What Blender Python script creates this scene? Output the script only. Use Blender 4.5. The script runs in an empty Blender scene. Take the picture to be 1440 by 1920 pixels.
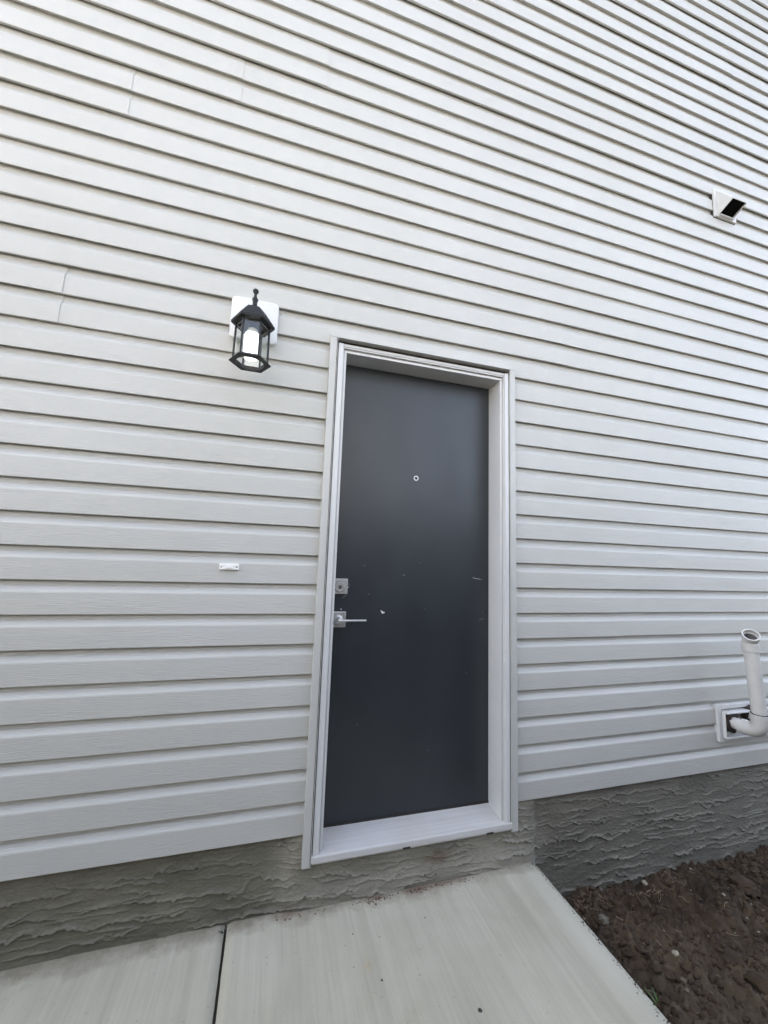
import bpy, bmesh, math, random
import numpy as np
from mathutils import Vector, Matrix

random.seed(7)
S = bpy.context.scene
COL = S.collection

# ---------------------------------------------------------------- camera
F, PITCH, YAW, ROLL = 724.709, 1.693140, -0.273770, 0.034932
CAM = Vector((-0.177368, -1.577671, 1.022373))
cd = bpy.data.cameras.new('camera')
cam = bpy.data.objects.new('camera', cd)
COL.objects.link(cam)
cam.matrix_world = (Matrix.Translation(CAM) @ Matrix.Rotation(YAW, 4, 'Z')
                    @ Matrix.Rotation(PITCH, 4, 'X') @ Matrix.Rotation(ROLL, 4, 'Z'))
cd.sensor_fit = 'HORIZONTAL'
cd.sensor_width = 36
cd.lens = 36 * F / 1440
cd.clip_start = 0.02
cd.clip_end = 600
S.camera = cam
S.render.engine = 'CYCLES'

# ---------------------------------------------------------------- light
SUN_EL, SUN_AZ = math.radians(38), math.radians(-50)      # azimuth from +Y towards +X
w = bpy.data.worlds.new('World')
S.world = w
w.use_nodes = True
nt = w.node_tree
nt.nodes.clear()
sky = nt.nodes.new('ShaderNodeTexSky')
sky.sky_type = 'NISHITA'
sky.sun_disc = False
sky.sun_elevation = SUN_EL
sky.sun_rotation = SUN_AZ
sky.air_density = 0.8
sky.dust_density = 4.0
sky.ozone_density = 0.6
bg = nt.nodes.new('ShaderNodeBackground')
bg.inputs[1].default_value = 0.15
out = nt.nodes.new('ShaderNodeOutputWorld')
hs = nt.nodes.new('ShaderNodeHueSaturation')          # thin white haze over the blue
hs.inputs['Saturation'].default_value = 0.57
nt.links.new(sky.outputs[0], hs.inputs['Color'])
nt.links.new(hs.outputs[0], bg.inputs[0])
nt.links.new(bg.outputs[0], out.inputs[0])
sl = bpy.data.lights.new('sun', 'SUN')
sl.energy = 5.0
sl.angle = math.radians(0.5)
sl.color = (1.0, 0.97, 0.925)
sun = bpy.data.objects.new('sun', sl)
COL.objects.link(sun)
sd = Vector((math.sin(SUN_AZ) * math.cos(SUN_EL), math.cos(SUN_AZ) * math.cos(SUN_EL), math.sin(SUN_EL)))
sun.rotation_euler = sd.to_track_quat('Z', 'Y').to_euler()
S.view_settings.view_transform = 'Standard'
S.view_settings.look = 'None'
S.view_settings.gamma = 1.0
S.view_settings.exposure = 2.9
S.view_settings.use_curve_mapping = False

# ---------------------------------------------------------------- materials
def mat(name):
    m = bpy.data.materials.new(name)
    m.use_nodes = True
    n = m.node_tree
    b = n.nodes['Principled BSDF']
    return m, n, b

def N(n, t, **kw):
    x = n.nodes.new(t)
    for k, v in kw.items():
        setattr(x, k, v)
    return x

def pos(n, scale=(1, 1, 1), rot=(0, 0, 0)):
    g = N(n, 'ShaderNodeNewGeometry')
    mp = N(n, 'ShaderNodeMapping')
    mp.inputs['Scale'].default_value = scale
    mp.inputs['Rotation'].default_value = rot
    n.links.new(g.outputs['Position'], mp.inputs['Vector'])
    return mp.outputs[0]

def noise(n, vec, scale=1.0, detail=4, rough=0.55, dist=0.0):
    t = N(n, 'ShaderNodeTexNoise')
    t.inputs['Scale'].default_value = scale
    t.inputs['Detail'].default_value = detail
    t.inputs['Roughness'].default_value = rough
    t.inputs['Distortion'].default_value = dist
    n.links.new(vec, t.inputs['Vector'])
    return t.outputs['Fac']

def ramp(n, fac, stops):
    r = N(n, 'ShaderNodeValToRGB')
    e = r.color_ramp.elements
    while len(e) < len(stops):
        e.new(0.5)
    for i, (p_, c) in enumerate(stops):
        e[i].position = p_
        e[i].color = (*c, 1) if len(c) == 3 else c
    n.links.new(fac, r.inputs[0])
    return r.outputs[0]

def g3(v):
    return (v, v, v)

def mixc(n, fac, a, b, mode='MIX'):
    m = N(n, 'ShaderNodeMix', data_type='RGBA', blend_type=mode)
    def put(i, v):
        if isinstance(v, (tuple, float, int)):
            m.inputs[i].default_value = (*v, 1) if isinstance(v, tuple) else v
        else:
            n.links.new(v, m.inputs[i])
    put(0, fac); put(6, a); put(7, b)
    return m.outputs[2]

def bump(n, h, strength, dist, b, prev=None):
    x = N(n, 'ShaderNodeBump')
    x.inputs['Strength'].default_value = strength
    x.inputs['Distance'].default_value = dist
    n.links.new(h, x.inputs['Height'])
    if prev is not None:
        n.links.new(prev, x.inputs['Normal'])
    if b is not None:
        n.links.new(x.outputs[0], b.inputs['Normal'])
    return x.outputs[0]

def simple(name, col, rough=0.5, metal=0.0, var=0.08, vs=30, bumpd=0.0, spec=0.5):
    m, n, b = mat(name)
    b.inputs['Specular IOR Level'].default_value = spec
    f = noise(n, pos(n), vs, 5)
    c = ramp(n, f, [(0.3, tuple(v * (1 - var) for v in col)), (0.7, tuple(min(1, v * (1 + var)) for v in col))])
    n.links.new(c, b.inputs['Base Color'])
    b.inputs['Roughness'].default_value = rough
    b.inputs['Metallic'].default_value = metal
    if bumpd:
        bump(n, f, 0.5, bumpd, b)
    return m

def siding_material(name, col):
    m, n, b = mat(name)
    big = noise(n, pos(n, (0.7, 1, 1.3)), 1.0, 3)
    fine = noise(n, pos(n, (16, 16, 420)), 1.0, 4, 0.6)
    spk = noise(n, pos(n), 420, 2)
    streak = noise(n, pos(n, (1.1, 1, 0.9)), 1.0, 4)
    c = mixc(n, 1.0, ramp(n, big, [(0.3, tuple(v * 0.97 for v in col)), (0.7, tuple(v * 1.03 for v in col))]),
             ramp(n, fine, [(0.3, g3(0.965)), (0.7, g3(1.0))]), 'MULTIPLY')
    c = mixc(n, 1.0, c, ramp(n, streak, [(0.35, (0.96, 0.955, 0.94)), (0.6, g3(1.0))]), 'MULTIPLY')
    c = mixc(n, 1.0, c, ramp(n, spk, [(0.3, g3(0.97)), (0.6, g3(1.0))]), 'MULTIPLY')
    # dust splashed up from the ground onto the lowest courses
    g = N(n, 'ShaderNodeNewGeometry')
    sx = N(n, 'ShaderNodeSeparateXYZ')
    n.links.new(g.outputs['Position'], sx.inputs[0])
    mr = N(n, 'ShaderNodeMapRange')
    mr.inputs[1].default_value = 0.0
    mr.inputs[2].default_value = 0.55
    mr.inputs[3].default_value = 0.35
    mr.inputs[4].default_value = 0.0
    n.links.new(sx.outputs[2], mr.inputs[0])
    dn = noise(n, pos(n, (3, 3, 6)), 3.0, 5)
    mm = N(n, 'ShaderNodeMath', operation='MULTIPLY')
    n.links.new(mr.outputs[0], mm.inputs[0])
    n.links.new(dn, mm.inputs[1])
    c = mixc(n, mm.outputs[0], c, (0.42, 0.40, 0.36))
    n.links.new(c, b.inputs['Base Color'])
    b.inputs['Roughness'].default_value = 0.42
    b.inputs['Specular IOR Level'].default_value = 0.5
    wav = noise(n, pos(n, (2.2, 2, 5)), 1.0, 2)
    p1 = bump(n, wav, 0.25, 0.02, None)
    bump(n, fine, 0.8, 0.0022, b, p1)
    return m

M_SIDING = siding_material('vinyl_siding', (0.470, 0.468, 0.440))
M_ADDED = siding_material('added_house_siding', (0.38, 0.365, 0.345))
M_TRIM = simple('siding_trim', (0.455, 0.453, 0.428), 0.4, 0, 0.03, 14)
M_WHITE = simple('white_frame', (0.56, 0.56, 0.55), 0.32, 0, 0.03, 9)
M_WHITE2 = simple('white_plastic', (0.60, 0.60, 0.585), 0.3, 0, 0.02, 20)
M_BELL = simple('bell_white', (0.82, 0.82, 0.80), 0.3, 0, 0.02, 20)
M_PVC = simple('pvc_pipe', (0.52, 0.515, 0.49), 0.28, 0, 0.06, 18)
M_BLACKM = simple('black_cast_metal', (0.006, 0.006, 0.007), 0.45, 0.0, 0.3, 90, 0.0006, 0.3)
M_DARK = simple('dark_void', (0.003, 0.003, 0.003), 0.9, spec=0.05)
M_PIPEIN = simple('shaded_pipe_inside', (0.16, 0.155, 0.15), 0.6)  # same plastic as the pipe, coloured darker for the shade inside its mouth
M_NICKEL = simple('satin_nickel', (0.50, 0.49, 0.475), 0.38, 0.7, 0.06, 60)
M_NICKEL_D = simple('darkened_nickel', (0.16, 0.16, 0.155), 0.4, 0.9, 0.1, 60)
M_FOAM = simple('spray_foam', (0.030, 0.019, 0.014), 0.8, 0, 0.5, 70, 0.004)
M_GALV = simple('galvanised_hood', (0.50, 0.50, 0.485), 0.4, 0.0, 0.04, 30)
M_SLOT = simple('slot_dark', (0.03, 0.025, 0.02), 0.8)
M_WOODSH = simple('sheathing', (0.25, 0.2, 0.14), 0.8)
M_ROOF = simple('asphalt_shingle', (0.06, 0.058, 0.055), 0.9, 0, 0.3, 60)
M_STONE = simple('stone', (0.12, 0.105, 0.08), 0.85, 0, 0.3, 60, 0.003)
M_STONE_L = simple('pale_stone', (0.27, 0.24, 0.18), 0.8, 0, 0.2, 60, 0.002)
M_CHIPS = simple('dark_grit', (0.035, 0.035, 0.03), 0.9, 0, 0.3, 90)
M_CRUMB = simple('tan_crumb', (0.50, 0.36, 0.2), 0.8, 0, 0.2, 90)
M_STRAW = simple('dry_straw', (0.21, 0.155, 0.10), 0.8, 0, 0.35, 40)
M_CLOD = simple('soil_clod', (0.040, 0.0255, 0.0135), 0.95, 0, 0.45, 45, 0.004)
M_REDDIRT = simple('red_brown_dirt', (0.085, 0.05, 0.036), 0.95, 0, 0.35, 90, 0.003)
M_PAINTW = simple('chipped_white', (0.62, 0.61, 0.58), 0.6)
M_SCRATCH = simple('scratch_grey', (0.26, 0.25, 0.24), 0.6)
M_GRASS = simple('grass_blade', (0.040, 0.095, 0.008), 0.5, 0, 0.25, 60)

def sill_material():
    m, n, b = mat('sill_vinyl')
    s = noise(n, pos(n, (2, 60, 60)), 1.0, 5, 0.6)
    big = noise(n, pos(n), 5, 4)
    c = mixc(n, 1.0, ramp(n, s, [(0.3, (0.46, 0.455, 0.45)), (0.7, (0.56, 0.555, 0.55))]),
             ramp(n, big, [(0.3, (0.90, 0.87, 0.82)), (0.65, g3(1.0))]), 'MULTIPLY')
    n.links.new(c, b.inputs['Base Color'])
    b.inputs['Roughness'].default_value = 0.38
    return m
M_SILL = sill_material()

def door_material():
    m, n, b = mat('charcoal_door_paint')
    big = noise(n, pos(n, (2, 2, 2)), 1.5, 5)
    c = ramp(n, big, [(0.3, (0.0205, 0.0235, 0.0275)), (0.7, (0.025, 0.0285, 0.033))])
    # faint dried drip marks along the top of the leaf
    g = N(n, 'ShaderNodeNewGeometry')
    sx = N(n, 'ShaderNodeSeparateXYZ')
    n.links.new(g.outputs['Position'], sx.inputs[0])
    dr = noise(n, pos(n, (70, 10, 45)), 1.0, 5, 0.7)
    band = N(n, 'ShaderNodeMapRange', interpolation_type='SMOOTHSTEP')
    band.inputs[1].default_value = 1.70
    band.inputs[2].default_value = 1.80
    n.links.new(sx.outputs[2], band.inputs[0])
    band2 = N(n, 'ShaderNodeMapRange', interpolation_type='SMOOTHSTEP')
    band2.inputs[1].default_value = 1.845
    band2.inputs[2].default_value = 1.80
    n.links.new(sx.outputs[2], band2.inputs[0])
    mu = N(n, 'ShaderNodeMath', operation='MULTIPLY')
    n.links.new(band.outputs[0], mu.inputs[0]); n.links.new(band2.outputs[0], mu.inputs[1])
    mu2 = N(n, 'ShaderNodeMath', operation='MULTIPLY')
    n.links.new(ramp(n, dr, [(0.60, g3(0.0)), (0.68, g3(0.5))]), mu2.inputs[0]); n.links.new(mu.outputs[0], mu2.inputs[1])
    c = mixc(n, mu2.outputs[0], c, (0.015, 0.015, 0.015))
    dust = noise(n, pos(n), 260, 2, 0.7)
    c = mixc(n, ramp(n, dust, [(0.74, g3(0.0)), (0.80, g3(0.35))]), c, (0.16, 0.16, 0.16))
    n.links.new(c, b.inputs['Base Color'])
    r = noise(n, pos(n, (3, 3, 1.2)), 2.0, 4)
    n.links.new(ramp(n, r, [(0.3, g3(0.33)), (0.7, g3(0.42))]), b.inputs['Roughness'])
    b.inputs['Specular IOR Level'].default_value = 0.5
    bump(n, noise(n, pos(n), 500, 2), 0.12, 0.0004, b, bump(n, noise(n, pos(n, (3, 3, 2)), 1.0, 2), 0.12, 0.01, None))
    return m
M_DOOR = door_material()

def parging_material():
    m, n, b = mat('cement_parging')
    g = N(n, 'ShaderNodeNewGeometry')
    sx = N(n, 'ShaderNodeSeparateXYZ')
    n.links.new(g.outputs['Position'], sx.inputs[0])
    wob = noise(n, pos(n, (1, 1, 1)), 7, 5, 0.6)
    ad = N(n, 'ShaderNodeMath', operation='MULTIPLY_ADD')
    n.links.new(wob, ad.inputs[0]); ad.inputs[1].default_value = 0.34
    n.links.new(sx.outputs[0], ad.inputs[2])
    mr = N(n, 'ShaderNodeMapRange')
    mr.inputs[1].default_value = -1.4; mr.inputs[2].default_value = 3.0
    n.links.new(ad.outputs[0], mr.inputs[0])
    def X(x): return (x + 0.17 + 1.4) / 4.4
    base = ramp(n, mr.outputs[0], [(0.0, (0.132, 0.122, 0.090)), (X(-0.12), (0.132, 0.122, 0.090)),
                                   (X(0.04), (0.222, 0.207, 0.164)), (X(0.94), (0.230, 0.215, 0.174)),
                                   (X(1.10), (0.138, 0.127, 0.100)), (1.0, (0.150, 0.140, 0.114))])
    pat = noise(n, pos(n, (1, 1, 2.2)), 4.5, 6, 0.6, 0.4)
    c = mixc(n, 1.0, base, ramp(n, pat, [(0.28, g3(0.70)), (0.5, g3(0.98)), (0.72, g3(1.25))]), 'MULTIPLY')
    wh = noise(n, pos(n, (1.3, 1, 2.6)), 5.0, 6, 0.7)
    c = mixc(n, ramp(n, wh, [(0.62, g3(0.0)), (0.76, g3(0.55))]), c, (0.22, 0.217, 0.20))
    fine = noise(n, pos(n, (20, 20, 60)), 3, 5, 0.7)
    c = mixc(n, 1.0, c, ramp(n, fine, [(0.3, g3(0.82)), (0.7, g3(1.1))]), 'MULTIPLY')
    # rusty smear under the doorstep
    d = N(n, 'ShaderNodeVectorMath', operation='DISTANCE')
    sc = N(n, 'ShaderNodeMapping'); sc.inputs['Scale'].default_value = (0.55, 0, 1.6)
    sc.inputs['Rotation'].default_value = (0, math.radians(-20), 0)
    n.links.new(g.outputs['Position'], sc.inputs[0])
    n.links.new(sc.outputs[0], d.inputs[0])
    e = Matrix.Rotation(math.radians(-20), 3, 'Y') @ Vector((0.55 * 0.545, 0, 1.6 * -0.165))
    d.inputs[1].default_value = e
    dm = N(n, 'ShaderNodeMath', operation='MULTIPLY_ADD')
    n.links.new(noise(n, pos(n), 40, 5, 0.7), dm.inputs[0]); dm.inputs[1].default_value = 0.06
    n.links.new(d.outputs['Value'], dm.inputs[2])
    c = mixc(n, ramp(n, dm.outputs[0], [(0.045, g3(0.65)), (0.075, g3(0.0))]), c, (0.12, 0.07, 0.045))
    n.links.new(c, b.inputs['Base Color'])
    b.inputs['Roughness'].default_value = 0.82
    bump(n, fine, 0.6, 0.0025, b)
    return m
M_PARGE = parging_material()

def slab_material():
    m, n, b = mat('broomed_concrete')
    rz = math.radians(-2)
    st = noise(n, pos(n, (26, 1.4, 1), (0, 0, rz)), 1.0, 6, 0.62, 0.15)
    st2 = noise(n, pos(n, (110, 3.0, 1), (0, 0, rz)), 1.0, 4, 0.6)
    big = noise(n, pos(n), 2.6, 5, 0.6, 0.3)
    pit = noise(n, pos(n), 90, 2, 0.5)
    spot = noise(n, pos(n), 16, 3, 0.5)
    c = ramp(n, st, [(0.22, (0.372, 0.352, 0.284)), (0.5, (0.400, 0.380, 0.308)), (0.78, (0.430, 0.409, 0.334))])
    c = mixc(n, 1.0, c, ramp(n, st2, [(0.3, g3(0.93)), (0.7, g3(1.04))]), 'MULTIPLY')
    c = mixc(n, 1.0, c, ramp(n, big, [(0.28, (0.88, 0.875, 0.84)), (0.6, g3(1.04)), (0.8, (1.10, 1.11, 1.12))]), 'MULTIPLY')
    c = mixc(n, ramp(n, pit, [(0.71, g3(0.0)), (0.76, g3(0.6))]), c, (0.20, 0.19, 0.165))
    c = mixc(n, ramp(n, spot, [(0.70, g3(0.0)), (0.76, g3(0.35))]), c, (0.20, 0.195, 0.175))
    # smooth, paler strip left by the edging tool along the free side, dirt against the wall
    g = N(n, 'ShaderNodeNewGeometry')
    sx = N(n, 'ShaderNodeSeparateXYZ')
    n.links.new(g.outputs['Position'], sx.inputs[0])
    mr = N(n, 'ShaderNodeMapRange', interpolation_type='SMOOTHSTEP')
    mr.inputs[1].default_value = 0.895; mr.inputs[2].default_value = 0.925
    n.links.new(sx.outputs[0], mr.inputs[0])
    sm = N(n, 'ShaderNodeMath', operation='MULTIPLY'); sm.inputs[1].default_value = 0.55
    n.links.new(mr.outputs[0], sm.inputs[0])
    c = mixc(n, sm.outputs[0], c, (0.452, 0.435, 0.365))
    md = N(n, 'ShaderNodeMath', operation='MULTIPLY_ADD')
    n.links.new(noise(n, pos(n), 14, 6, 0.7), md.inputs[0]); md.inputs[1].default_value = -0.16
    n.links.new(sx.outputs[1], md.inputs[2])
    c = mixc(n, ramp(n, N_range(n, md.outputs[0], -0.14, -0.065), [(0.0, g3(0.0)), (1.0, g3(0.8))]), c, (0.14, 0.120, 0.088))
    # reddish brown smears where the slab meets the doorstep
    for (sx0, sy0, rr0) in ((0.27, 0.0, 0.10), (0.47, 0.0, 0.13), (0.60, 0.0, 0.10), (-0.03, 0.0, 0.09)):
        d = N(n, 'ShaderNodeVectorMath', operation='DISTANCE')
        mp = N(n, 'ShaderNodeMapping'); mp.inputs['Scale'].default_value = (1, 2.6, 0)
        n.links.new(g.outputs['Position'], mp.inputs[0]); n.links.new(mp.outputs[0], d.inputs[0])
        d.inputs[1].default_value = (sx0, 2.6 * sy0, 0)
        dd = N(n, 'ShaderNodeMath', operation='MULTIPLY_ADD')
        n.links.new(noise(n, pos(n), 45, 6, 0.7), dd.inputs[0]); dd.inputs[1].default_value = 0.13
        n.links.new(d.outputs['Value'], dd.inputs[2])
        c = mixc(n, ramp(n, N_range(n, dd.outputs[0], rr0 * 0.85, rr0 * 1.35), [(0.0, g3(0.7)), (1.0, g3(0.0))]), c, (0.12, 0.075, 0.05))
    # long dirty drag marks
    dm = noise(n, pos(n, (7, 0.5, 1), (0, 0, rz)), 1.0, 3, 0.5, 0.2)
    c = mixc(n, ramp(n, dm, [(0.56, g3(0.0)), (0.70, g3(0.42))]), c, (0.25, 0.235, 0.18))
    n.links.new(c, b.inputs['Base Color'])
    b.inputs['Roughness'].default_value = 0.78
    p1 = bump(n, st, 0.6, 0.003, None)
    p2 = bump(n, st2, 0.5, 0.0012, None, p1)
    bump(n, noise(n, pos(n), 300, 3), 0.3, 0.001, b, p2)
    return m

def N_range(n, v, a, b_):
    mr = N(n, 'ShaderNodeMapRange')
    mr.inputs[1].default_value = a; mr.inputs[2].default_value = b_
    n.links.new(v, mr.inputs[0])
    return mr.outputs[0]
M_SLAB = slab_material()

def soil_material():
    m, n, b = mat('damp_soil')
    a = noise(n, pos(n), 5, 8, 0.65, 0.3)
    f = noise(n, pos(n), 45, 6, 0.7)
    c = ramp(n, a, [(0.30, (0.009, 0.0055, 0.003)), (0.45, (0.026, 0.0155, 0.0075)), (0.60, (0.054, 0.034, 0.017)), (0.76, (0.105, 0.078, 0.046))])
    c = mixc(n, 1.0, c, ramp(n, f, [(0.3, g3(0.55)), (0.7, g3(1.5))]), 'MULTIPLY')
    g = N(n, 'ShaderNodeNewGeometry')
    sx = N(n, 'ShaderNodeSeparateXYZ')
    n.links.new(g.outputs['Position'], sx.inputs[0])
    far = N(n, 'ShaderNodeMath', operation='MULTIPLY_ADD')
    n.links.new(noise(n, pos(n), 3.5, 5, 0.6), far.inputs[0]); far.inputs[1].default_value = -0.6
    n.links.new(sx.outputs[1], far.inputs[2])
    c = mixc(n, ramp(n, N_range(n, far.outputs[0], -0.75, -0.42), [(0.0, g3(0.55)), (1.0, g3(0.0))]), c, (0.095, 0.074, 0.048))
    sp = noise(n, pos(n), 130, 2, 0.5)
    c = mixc(n, ramp(n, sp, [(0.74, g3(0.0)), (0.78, g3(0.8))]), c, (0.22, 0.19, 0.14))
    n.links.new(c, b.inputs['Base Color'])
    b.inputs['Roughness'].default_value = 0.9
    bump(n, f, 0.8, 0.006, b)
    return m
M_SOIL = soil_material()

def glass_material():
    m = bpy.data.materials.new('lantern_glass')
    m.use_nodes = True
    n = m.node_tree
    n.nodes.clear()
    tr = N(n, 'ShaderNodeBsdfTransparent'); tr.inputs[0].default_value = (0.965, 0.975, 0.972, 1)
    gl = N(n, 'ShaderNodeBsdfGlossy'); gl.inputs['Roughness'].default_value = 0.04
    fr = N(n, 'ShaderNodeValue'); fr.outputs[0].default_value = 0.055
    mx = N(n, 'ShaderNodeMixShader'); o = N(n, 'ShaderNodeOutputMaterial')
    n.links.new(fr.outputs[0], mx.inputs[0]); n.links.new(tr.outputs[0], mx.inputs[1]); n.links.new(gl.outputs[0], mx.inputs[2])
    n.links.new(mx.outputs[0], o.inputs[0])
    return m
M_GLASS = glass_material()

def bulb_material():
    m, n, b = mat('lit_bulb')
    b.inputs['Base Color'].default_value = (0.85, 0.85, 0.82, 1)
    b.inputs['Roughness'].default_value = 0.3
    b.inputs['Emission Color'].default_value = (1, 0.985, 0.94, 1)
    b.inputs['Emission Strength'].default_value = 0.5
    return m
M_BULB = bulb_material()
M_BULBBASE = simple('bulb_collar', (0.60, 0.60, 0.50), 0.4)

# ---------------------------------------------------------------- mesh helpers
def box(bm, x0, x1, y0, y1, z0, z1, bev=0.0):
    r = bmesh.ops.create_cube(bm, size=1)
    vs = r['verts']
    for v in vs:
        v.co = Vector(((x0 + x1) / 2 + v.co.x * (x1 - x0), (y0 + y1) / 2 + v.co.y * (y1 - y0), (z0 + z1) / 2 + v.co.z * (z1 - z0)))
    if bev:
        es = list({e for v in vs for e in v.link_edges})
        bmesh.ops.bevel(bm, geom=es, offset=bev, segments=2, affect='EDGES', profile=0.6)
    return bm

def extrude_profile_x(bm, prof, x0, x1):
    """closed profile of (y, z) points extruded along x"""
    a = [bm.verts.new((x0, y, z)) for y, z in prof]
    c = [bm.verts.new((x1, y, z)) for y, z in prof]
    k = len(prof)
    for i in range(k):
        bm.faces.new((a[i], a[(i + 1) % k], c[(i + 1) % k], c[i]))
    bm.faces.new(list(reversed(a)))
    bm.faces.new(c)

def lathe(bm, prof, cen, axis=Vector((0, 0, 1)), seg=24, phase=0.0, cap=True):
    """prof: (radius, height) along axis from cen"""
    q = axis.normalized().to_track_quat('Z', 'Y')
    rings = []
    for r, h in prof:
        rings.append([bm.verts.new(Vector(cen) + q @ Vector((r * math.cos(phase + 2 * math.pi * i / seg),
                      r * math.sin(phase + 2 * math.pi * i / seg), h))) for i in range(seg)])
    for a, c in zip(rings[:-1], rings[1:]):
        for i in range(seg):
            bm.faces.new((a[i], a[(i + 1) % seg], c[(i + 1) % seg], c[i]))
    if cap:
        bm.faces.new(list(reversed(rings[0])))
        bm.faces.new(rings[-1])

def tube(bm, pts, radii, seg=24, cap=True):
    pts = [Vector(p) for p in pts]
    if isinstance(radii, (int, float)):
        radii = [radii] * len(pts)
    rings = []
    up = Vector((0.31, 0.2, 0.93))
    for i, p in enumerate(pts):
        t = (pts[min(i + 1, len(pts) - 1)] - pts[max(i - 1, 0)]).normalized()
        a = up - t * up.dot(t)
        if a.length < 0.2:
            a = Vector((1, 0, 0)) - t * t.x
        a.normalize()
        bb = t.cross(a)
        up = a
        rings.append([bm.verts.new(p + (a * math.cos(2 * math.pi * k / seg) + bb * math.sin(2 * math.pi * k / seg)) * radii[i]) for k in range(seg)])
    for a, c in zip(rings[:-1], rings[1:]):
        for k in range(seg):
            bm.faces.new((a[k], a[(k + 1) % seg], c[(k + 1) % seg], c[k]))
    if cap:
        bm.faces.new(list(reversed(rings[0])))
        bm.faces.new(rings[-1])
    return rings

def link(name, bm, m, parent=None, smooth=False, ang=35, loc=None):
    bmesh.ops.recalc_face_normals(bm, faces=bm.faces)
    me = bpy.data.meshes.new(name)
    if parent is not None:
        bmesh.ops.translate(bm, verts=bm.verts, vec=-world_loc(parent))
    elif loc is not None:
        bmesh.ops.translate(bm, verts=bm.verts, vec=-Vector(loc))
    bm.to_mesh(me)
    bm.free()
    me.materials.append(m)
    if smooth:
        for p in me.polygons:
            p.use_smooth = True
        me.set_sharp_from_angle(angle=math.radians(ang))
    o = bpy.data.objects.new(name, me)
    COL.objects.link(o)
    if parent is not None:
        o.parent = parent
    elif loc is not None:
        o.location = loc
    return o

def world_loc(o):
    v = Vector(o.location)
    while o.parent is not None:
        o = o.parent
        v += Vector(o.location)
    return v

def tag(o, label=None, cat=None, group=None, kind=None):
    if label: o['label'] = label
    if cat: o['category'] = cat
    if group: o['group'] = group
    if kind: o['kind'] = kind
    return o

def thing(name, loc, label, cat, group=None):
    o = bpy.data.objects.new(name, None)
    o.empty_display_size = 0.1
    COL.objects.link(o)
    o.location = loc
    return tag(o, label, cat, group)

# value noise for relief that is real geometry
def _hash(i, j, s):
    h = (i * 374761393 + j * 668265263 + s * 974634777) & 0xFFFFFFFF
    h = ((h ^ (h >> 13)) * 1274126177) & 0xFFFFFFFF
    return ((h ^ (h >> 16)) & 0xFFFF) / 65535.0

def vn(x, y, s=0):
    xi = np.floor(x).astype(np.int64); yi = np.floor(y).astype(np.int64)
    fx = x - xi; fy = y - yi
    fx = fx * fx * (3 - 2 * fx); fy = fy * fy * (3 - 2 * fy)
    a = _hash(xi, yi, s); b = _hash(xi + 1, yi, s); c = _hash(xi, yi + 1, s); d = _hash(xi + 1, yi + 1, s)
    return (a * (1 - fx) + b * fx) * (1 - fy) + (c * (1 - fx) + d * fx) * fy

def fbm(x, y, s=0, o=5, g=0.5):
    t = 0; a = 1; n_ = 0
    for k in range(o):
        t = t + a * vn(x * 2 ** k + 17.3 * k, y * 2 ** k + 9.1 * k, s + k)
        n_ += a; a *= g
    return t / n_

def grid_mesh(name, P, m, nu, nv, parent=None, smooth=True):
    """P: (nu*nv, 3) array, row-major over u"""
    idx = np.arange(nu * nv).reshape(nu, nv)
    q = np.stack([idx[:-1, :-1], idx[1:, :-1], idx[1:, 1:], idx[:-1, 1:]], -1).reshape(-1, 4)
    if parent is not None:
        P = P - np.array(world_loc(parent))
    me = bpy.data.meshes.new(name)
    me.vertices.add(len(P)); me.vertices.foreach_set('co', P.astype(np.float32).ravel())
    me.loops.add(q.size); me.loops.foreach_set('vertex_index', q.ravel().astype(np.int32))
    me.polygons.add(len(q)); me.polygons.foreach_set('loop_start', np.arange(0, q.size, 4, dtype=np.int32))
    me.update(calc_edges=True)
    me.polygons.foreach_set('use_smooth', np.full(len(q), smooth))
    me.materials.append(m)
    o = bpy.data.objects.new(name, me)
    COL.objects.link(o)
    if parent is not None:
        o.parent = parent
    return o

# ---------------------------------------------------------------- the ground
bm = bmesh.new()
box(bm, -150, 150, -150, 150, -1.0, -0.60)
tag(link('ground', bm, M_SOIL), kind='structure')

nx, ny = 620, 480
X, Y = np.meshgrid(np.linspace(0.985, 3.9, nx), np.linspace(-2.1, 0.06, ny), indexing='ij')
zz = -0.462 + 0.030 * np.clip((X - 1.1) / 1.3, 0, 2)
zz += 0.10 * (fbm(X * 2.2, Y * 2.2, 3, 4) - 0.5)
r1 = fbm(X * 9, Y * 9, 11, 5, 0.6)
zz += 0.075 * (np.abs(r1 - 0.5) * -2 + 0.3)
zz += 0.045 * (fbm(X * 26, Y * 26, 21, 4, 0.65) - 0.5)
lump = fbm(X * 14 + 3 * r1, Y * 14, 31, 3)
zz += 0.03 * np.clip(lump - 0.55, 0, 1) * 3
zz += 0.008 * (fbm(X * 90, Y * 90, 41, 2) - 0.5)
edge = np.exp(-((X - 0.985) / 0.05) ** 2)
zz -= 0.03 * edge
SOILZ = zz
soil = grid_mesh('soil', np.stack([X, Y, zz], -1).reshape(-1, 3), M_SOIL, nx, ny)
tag(soil, kind='structure')

def soil_z(x, y):
    i = int(round((x - 0.985) / (3.9 - 0.985) * (nx - 1))); j = int(round((y + 2.1) / 2.16 * (ny - 1)))
    return float(SOILZ[min(max(i, 0), nx - 1), min(max(j, 0), ny - 1)])

bm = bmesh.new()
box(bm, -12, 0.985, -2.9, -1.28, -0.62, -0.30, 0.01)
tag(link('soil_bank', bm, M_SOIL), kind='structure')

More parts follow.
